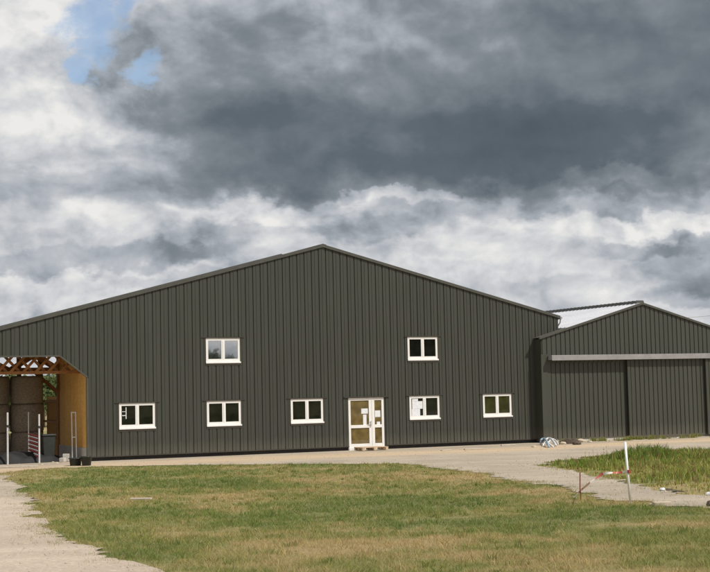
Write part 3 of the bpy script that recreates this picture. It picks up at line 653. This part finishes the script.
for i, (px, py, r) in enumerate([(57, 463.5, .07), (63, 463, .05), (49, 464.5, .05), (42, 465, .06), (53, 462.5, .06)]): rock(px, py, r, M['stone'], 'small beige rubble stone in front of the open bay', .5, 20+i)['group'] = 'rubble at the bay edge'
# pallet at the door
pl = empty('pallet', fac(25.05, -.62, .03), TH+.03, 'low wooden pallet used as a step under the white door', 'pallet')
for i in range(5): MB().box(-.62, .62, -.4+i*.17, -.4+i*.17+.12, .115, .137).build('board', M['palletw'], pl)
for x in (-.55, 0, .55):
    MB().box(x-.06, x+.06, -.4, .4, .092, .114).build('bearer', M['palletw'], pl)
    for y in (-.35, 0, .32): MB().box(x-.06, x+.06, y-.05, y+.07, .018, .091).build('block', M['palletw'], pl)
    MB().box(x-.06, x+.06, -.4, .4, 0, .017).build('bearer', M['palletw'], pl)
# pipes tangle and debris at the shed corner
def pipe(pts, r, material, lab, name='pipe'):
    c = GV(*pts[0][:2]); out = []
    P = [GV(px, py)-c+Vector((0, 0, z*.72)) for px, py, z in pts]
    for i in range(len(P)-1):
        for k in range(6):
            t_ = k/6; p0, p1, p2, p3 = P[max(i-1, 0)], P[i], P[i+1], P[min(i+2, len(P)-1)]
            out.append(.5*((2*p1)+(p2-p0)*t_+(2*p0-5*p1+4*p2-p3)*t_**2+(-p0+3*p1-3*p2+p3)*t_**3))
    out.append(P[-1]); o = MB().tube(out, r, 10).build(name, material, smooth=True); o.location = c; tag(o, lab, 'pipe', 'offcut pipes by the shed corner')
pipe([(541, 445, .05), (541, 445, .3), (545, 445, .38), (548, 447.5, .2), (549, 448, .05)], .045, M['blue'], 'pale blue bent pipe at the left of the debris')
pipe([(545, 445.5, .05), (546, 445, .32), (551, 445, .38), (556, 447, .1)], .05, M['steel'], 'thick white pipe arching over the debris by the shed')
pipe([(543, 447, .05), (546, 446.5, .24), (553, 447.5, .05)], .04, M['wstone'], 'thin white pipe lying in front of the blue one')
pipe([(548, 444.5, .1), (552, 444, .3), (556, 444, .2), (558, 445, .05)], .035, M['steel'], 'thin grey pipe at the back right of the debris')
heap('rubble_heap', 1.1, .6, .3, M['mulch'], GV(570, 444), TH, 9, 'low dark heap of rubble at the foot of the left sliding door', 'rubble')
heap('rubble_heap', .8, .5, .16, M['mulch'], GV(652, 439), TH, 19, 'thin dark rubble streak under the middle sliding door', 'rubble')
g1, g2 = G(655, 489), G(705, 496)
heap('soil_bank', 2.0, .3, .07, M['mulch'], GV(674, 490.5, -.03), math.atan2(g2[1]-g1[1], g2[0]-g1[0]), 29, 'dark bare soil bank at the near edge of the weeds', 'soil')
# marker pole with tape
b0 = GV(630.5, 503.5, -.05); r = ray(625, 442); k = (b0.y)/r.y; top = Vector((r.x*k, b0.y, EYE+r.z*k))
pole = MB().tube([(0, 0, 0), top-b0], .022, 12).build('marker_pole', M['white'], smooth=True); pole.location = b0; tag(pole, 'tall white marker pole leaning slightly left at the path edge', 'pole')
b1 = GV(581, 500.5, -.03); st = MB().tube([(0, 0, 0), (-.01, 0, .28), (.0, 0, .55)], .011, 8).build('rusty_stake', M['rust']); st.location = b1; tag(st, 'thin rusty stake stuck in the dry grass beside the tape', 'stake')
def pt(px, py, y):
    r = ray(px, py); k = y/r.y; return Vector((r.x*k, y, EYE+r.z*k))
g0 = GV(574, 499)
tp = [(573.5, 498.5, g0.y), (578, 492.5, g0.y+.0), (583.5, 488, b1.y+.0), (590, 482.5, b0.y), (597, 477.5, b0.y), (602, 474, b0.y), (608, 473, b0.y), (616, 472.6, b0.y), (622, 472.4, b0.y), (628.2, 471, b0.y)]
P = [pt(*q_) for q_ in tp]; V = []; Fc = []; uv = []; acc = 0; Q = []
for i in range(len(P)-1):
    for k in range(5): Q.append(P[i].lerp(P[i+1], k/5))
Q.append(P[-1])
for i, q_ in enumerate(Q):
    if i: acc += (Q[i]-Q[i-1]).length
    a = .9*math.sin(i*.42)+.3; up = Vector((math.sin(a)*.25, math.sin(a)*.6, math.cos(a))).normalized()*.021*(1+.35*math.exp(-((i-24)/4)**2)); V += [q_-up-P[0], q_+up-P[0]]; uv += [acc, acc]
    if i: Fc.append((2*i-2, 2*i, 2*i+1, 2*i-1))
me = bpy.data.meshes.new('barrier_tape'); me.from_pydata(V, [], Fc); ul = me.uv_layers.new(name='UVMap')
for l in me.loops: ul.data[l.index].uv = (uv[l.vertex_index], 0)
me.materials.append(M['tape']); tape = bpy.data.objects.new('barrier_tape', me); COL.objects.link(tape); tape.location = P[0]
sd = tape.modifiers.new('solid', 'SOLIDIFY'); sd.thickness = .002; tag(tape, 'sagging red and white barrier tape tied to the white pole', 'tape')
kn = MB().tube([(0, 0, -.03), (0, 0, .03)], .034, 10).build('tape_knot', M['red']); kn.location = P[-1]-b0+Vector((.005, 0, -.01)); kn.parent = pole
# overhead wire far right
a, b = fac(39.5, 19, SZ+.12), fac(80, 34, 8.6); pts = [a.lerp(b, i/20)-a-Vector((0, 0, .5*math.sin(math.pi*i/20))) for i in range(21)]
w_ = MB().tube(pts, .018, 6).build('overhead_wire', M['wire']); w_.location = a; tag(w_, 'thin overhead wire running right from behind the shed ridge', 'wire')
# ------------------------------------------------------------------ trees (behind the barn; and the hedge the windows mirror)
def tree(x, y, h, r, material, lab, n=2600, trunk=.35, group=None, cat='tree'):
    z0 = float(gz(x, y)); root = empty('tree', (x, y, z0), random.random()*6, lab, cat, group)
    mb = MB(); mb.tube([(0, 0, -.1), (.05, 0, h*.3), (-.05, .05, h*.6), (0, 0, h*.85)], [h*.03, h*.024, h*.014, .02], 8)
    cl = []
    for k in range(16):
        a = random.uniform(0, 6.28); zz = random.uniform(trunk, .95)*h; rr = r*random.uniform(.3, .95)*math.sin(math.pi*min(1, max(.12, (zz/h-trunk*.5)/(1.08-trunk*.5)))); c = Vector((math.cos(a)*rr, math.sin(a)*rr, zz)); cl.append((c, r*random.uniform(.28, .5)))
        mb.tube([(0, 0, zz*.6), c*.6+Vector((0, 0, zz*.3)), c], [h*.01, h*.006, .01], 5)
    mb.build('trunk', M['bark'], root, smooth=True)
    ci = rng.integers(0, len(cl), n); cc = np.array([tuple(cl[i][0]) for i in range(len(cl))])[ci]; cr = np.array([q_[1] for q_ in cl])[ci]
    v = rng.normal(size=(n, 3)); v /= np.linalg.norm(v, axis=1)[:, None]; c = cc+v*(cr*rng.random(n)**.45)[:, None]*np.array([1, 1, .8])
    c[:, 2] = np.maximum(c[:, 2], h*.08); s_ = rng.uniform(.10, .22, n)[:, None, None]*h/6
    V = c[:, None, :]+rng.normal(size=(n, 3, 3))*s_
    o = mesh_np('crown', V.reshape(-1, 3), np.arange(3*n).reshape(-1, 3), material); o.parent = root
for i, (px, d, h) in enumerate([(10, 128, 5.0), (28, 122, 4.4), (44, 118, 4.6), (57, 120, 5.2), (72, 124, 4.4), (90, 126, 4.6)]):
    r_ = ray(px, 380); tree(r_.x*d, d, h*.92, 2.6, M['leafB'], 'pale green tree seen through the open back of the hay bay' if px in (44, 57) else 'green tree standing far behind the barn, hidden by it', group='trees behind the barn')
for i in range(17):
    s = 30+i*4.8+random.uniform(-.8, .8); v = fac(s, -PD-62+random.uniform(-3, 3), 0)
    h = 6.9 if s < 68 else 12
    tree(v.x, v.y, h*random.uniform(.85, 1.12), 3.4, M['leafA'], 'dark tree in the row behind the camera, mirrored in the windows', 3400, .1, 'trees mirrored in the windows')
# ------------------------------------------------------------------ sky
SUN_EL = math.radians(50); sh = (math.sin(TH)*.788+math.cos(TH)*.616, -math.cos(TH)*.788+math.sin(TH)*.616)
SUN_AZ = math.atan2(sh[0], sh[1])
W = bpy.data.worlds.new('World'); S.world = W; W.use_nodes = True; W.cycles.sampling_method = 'MANUAL'; W.cycles.sample_map_resolution = 512; nt = W.node_tree; nt.nodes.clear(); t = NT(nt); L = nt.links
out = t.n('ShaderNodeOutputWorld'); sky = t.n('ShaderNodeTexSky'); sky.sky_type = 'NISHITA'; sky.sun_disc = False; sky.sun_elevation = SUN_EL; sky.sun_rotation = SUN_AZ
bg1 = t.n('ShaderNodeBackground', inp={'Color': sky.outputs[0], 'Strength': .15})
tc = t.n('ShaderNodeTexCoord'); D = t.n('ShaderNodeVectorMath', operation='NORMALIZE', inp={0: tc.outputs['Generated']}).outputs[0]
sp = t.n('ShaderNodeSeparateXYZ', inp={0: D}); az = t.m('ARCTAN2', sp.outputs[0], sp.outputs[1]); el = t.m('ARCSINE', sp.outputs[2])
P0 = t.n('ShaderNodeCombineXYZ', inp={0: az, 1: el, 2: 0.0}).outputs[0]
def vm(op, a, b=None, sc=None):
    i = {0: a}
    if b is not None: i[1] = b
    if sc is not None: i[3] = sc
    return t.n('ShaderNodeVectorMath', operation=op, inp=i).outputs[0]
def noise(vec, scale, det=6, ro=.55, off=(0, 0, 0), st=(1, 1, 1)):
    mp = t.n('ShaderNodeMapping', inp={0: vec}); mp.inputs['Scale'].default_value = st; mp.inputs['Location'].default_value = off
    return t.n('ShaderNodeTexNoise', inp={'Vector': mp.outputs[0], 'Scale': scale, 'Detail': det, 'Roughness': ro})
w1 = noise(P0, 8, 2, .5, st=(1, 1.4, 1)).outputs[1]; w2 = noise(P0, 30, 5, .58, (3, 1, 0), (1, 1.35, 1)).outputs[1]
P1 = vm('ADD', P0, vm('MULTIPLY', vm('SUBTRACT', w1, (.5, .5, .5)), (.05, .03, 0)))
P2 = vm('ADD', P1, vm('MULTIPLY', vm('SUBTRACT', w2, (.5, .5, .5)), (.060, .042, 0)))
def dirp(px, py):
    r = ray(px, py).normalized(); return math.atan2(r.x, r.y), math.asin(r.z)
def blob(px, py, rx, ry, soft=1.0, rot=0, P=None):
    a, e = dirp(px, py); v = vm('SUBTRACT', P or P2, (a, e, 0))
    if rot: v = t.n('ShaderNodeVectorRotate', rotation_type='Z_AXIS', inp={'Vector': v, 'Angle': math.radians(-rot)}).outputs[0]
    v = vm('MULTIPLY', v, (F/rx, F/ry, 0)); ln = t.n('ShaderNodeVectorMath', operation='LENGTH', inp={0: v}).outputs['Value']
    return t.n('ShaderNodeMapRange', interpolation_type='SMOOTHSTEP', inp={0: ln, 1: 1+soft*.5, 2: max(0, 1-soft*.5), 3: 0, 4: 1}).outputs[0]
# (x, y, rx, ry, amount, softness, rotation)   amount <0 darker cloud, >0 brighter cloud
C = [(520, 75, 400, 120, -.21, .6, 0), (430, 172, 330, 26, -.08, .8, 0), (620, 145, 210, 40, -.12, .9, 0), (380, 150, 230, 48, -.17, 1.1, 0), (640, 50, 200, 80, -.19, 1.2, 10), (300, 70, 160, 60, -.05, 1.2, 0),
     (230, 50, 70, 90, -.07, .8, -35), (260, 150, 110, 45, -.08, 1, 0), (130, 190, 160, 18, -.10, .8, 0), (128, 50, 16, 60, -.11, .7, -45), (70, 105, 60, 12, -.07, .8, -12), (60, 150, 90, 10, -.04, .8, 0), (710, 178, 70, 14, -.07, .6, 0),
     (20, 40, 80, 80, .14, 1, 0), (50, 115, 90, 40, .09, .8, 0), (110, 130, 60, 16, .05, .8, -10), (330, 20, 150, 40, .03, 1.2, 0),
     (90, 262, 150, 14, -.17, .6, 4), (215, 245, 60, 24, -.14, .6, 0), (40, 240, 60, 12, -.08, .7, 0), (180, 282, 90, 8, -.10, .7, 0),
     (110, 222, 150, 14, .04, .8, 0), (290, 212, 110, 14, .12, .6, 0), (30, 296, 110, 18, .10, .6, 0), (90, 276, 24, 7, .05, .6, 0), (60, 318, 90, 10, -.04, .8, 0),
     (350, 228, 60, 18, -.13, .5, 0), (425, 220, 60, 16, -.11, .6, 0), (330, 240, 50, 10, -.05, .6, 0), (400, 196, 70, 8, .12, .5, 0),
     (540, 206, 22, 15, -.17, .9, 0), (622, 190, 24, 6, -.12, 1, 0), (480, 205, 50, 12, .05, .8, 0), (655, 207, 80, 14, -.12, .7, 0), (620, 172, 60, 10, .08, .6, 0),
     (475, 245, 80, 22, .10, .6, 0), (560, 258, 90, 22, .08, .7, 0), (670, 222, 60, 9, .14, .5, 0), (592, 230, 50, 12, .12, .5, 0), (520, 228, 30, 10, .05, .5, 0),
     (690, 262, 60, 30, -.22, .5, 0), (640, 248, 50, 10, -.12, .6, 0), (700, 300, 60, 12, -.15, .6, 0), (520, 290, 120, 8, -.05, .8, 0), (437, 270, 50, 12, .06, .6, 0)]
SC, ST_ = 13, (1, 1.3, 1)
nA = noise(P1, SC, 7, .52, (5, 2, 0), ST_).outputs[0]; nS = noise(vm('ADD', P1, (.006, .011, 0)), SC, 7, .52, (5, 2, 0), ST_).outputs[0]
emb = t.m('SUBTRACT', nA, nS)
def puff(P, sc, off): return t.m('ABSOLUTE', t.m('SUBTRACT', t.m('MULTIPLY', noise(P, sc, 1, .5, off, (1, 1.35, 1)).outputs[0], 2), 1))
Pp = vm('ADD', P1, vm('MULTIPLY', vm('SUBTRACT', w2, (.5, .5, .5)), (.016, .012, 0)))
bil = t.m('ADD', puff(Pp, 22, (0, 0, 3)), t.m('ADD', t.m('MULTIPLY', puff(Pp, 47, (4, 0, 3)), .55), t.m('MULTIPLY', puff(Pp, 101, (9, 2, 3)), .3)))
V0 = t.m('ADD', .745, t.m('MULTIPLY', t.m('SUBTRACT', nA, .5), .30))
for (x_, y_, rx, ry, am, so, ro) in C:
    if am: V0 = t.m('MULTIPLY_ADD', blob(x_, y_, rx, ry, so, ro), am, V0)
wt = t.n('ShaderNodeMapRange', inp={0: V0, 1: .3, 2: .72, 3: .14, 4: .95}).outputs[0]
V_ = t.m('MULTIPLY_ADD', t.m('MULTIPLY', emb, wt), 1.25, V0); V_ = t.m('MULTIPLY_ADD', t.m('MULTIPLY', t.m('SUBTRACT', bil, .34), wt), .17, V_)
cc = t.ramp(V_, [(.05, (.075, .098, .12)), (.26, (.115, .142, .168)), (.45, (.24, .27, .30)), (.62, (.43, .46, .50)), (.80, (.63, .64, .66)), (.98, (.84, .83, .81))])
bg2 = t.n('ShaderNodeBackground', inp={'Color': cc, 'Strength': 1.0})
hb = None
for (x_, y_, rx, ry, so, ro) in [(95, 16, 30, 20, 1.3, 10), (100, 40, 22, 22, 1.3, 20), (82, 64, 15, 14, 1.3, 30), (152, 62, 16, 9, 1.5, 50), (150, 74, 18, 7, 1.4, -20), (122, 2, 26, 9, 1.2, 0)]:
    b_ = blob(x_, y_, rx, ry, so, ro); hb = b_ if hb is None else t.m('MAXIMUM', hb, b_)
n9 = noise(P1, 55, 5, .65, (2, 5, 0), (1, 1, 1)).outputs[0]
hole = t.n('ShaderNodeMapRange', interpolation_type='SMOOTHSTEP', inp={0: t.m('ADD', hb, t.m('MULTIPLY', t.m('SUBTRACT', n9, .5), 1.1)), 1: .05, 2: 1.15, 3: 0, 4: .80}).outputs[0]
hole = t.m('MULTIPLY', hole, t.n('ShaderNodeMapRange', inp={0: hb, 1: 0, 2: .15, 3: 0, 4: 1}).outputs[0])
mx = t.n('ShaderNodeMixShader', inp={0: hole, 1: bg2.outputs[0], 2: bg1.outputs[0]}); L.new(mx.outputs[0], out.inputs[0])
sd_ = Vector((sh[0]*math.cos(SUN_EL), sh[1]*math.cos(SUN_EL), math.sin(SUN_EL)))
sl = bpy.data.lights.new('sun', 'SUN'); sl.energy = 4.0; sl.angle = math.radians(.53); sl.color = (1, .95, .87)
so_ = bpy.data.objects.new('sun', sl); COL.objects.link(so_); so_.rotation_euler = sd_.to_track_quat('Z', 'Y').to_euler(); so_.location = (20, -20, 30)
# ------------------------------------------------------------------ camera
cd = bpy.data.cameras.new('camera'); cam = bpy.data.objects.new('camera', cd); COL.objects.link(cam); S.camera = cam
cd.sensor_fit = 'HORIZONTAL'; cd.sensor_width = 36; cd.lens = 36*F/710; cd.clip_start = .1; cd.clip_end = 9000
fwd = Vector((0, math.cos(PITCH), math.sin(PITCH))); up0 = Vector((0, -math.sin(PITCH), math.cos(PITCH))); rt0 = Vector((1, 0, 0))
# content rotated counter-clockwise in the picture: right goes up
rt = rt0*math.cos(ROLL)-up0*math.sin(ROLL); up = up0*math.cos(ROLL)+rt0*math.sin(ROLL)
cam.matrix_world = Matrix(((rt.x, up.x, -fwd.x, 0), (rt.y, up.y, -fwd.y, 0), (rt.z, up.z, -fwd.z, EYE), (0, 0, 0, 1)))
S.view_settings.view_transform = 'Standard'; S.view_settings.look = 'None'; S.view_settings.exposure = 0; S.view_settings.gamma = 1; S.view_settings.use_curve_mapping = False
S.render.engine = 'CYCLES'
S.render.resolution_x = 1024; S.render.resolution_y = 825
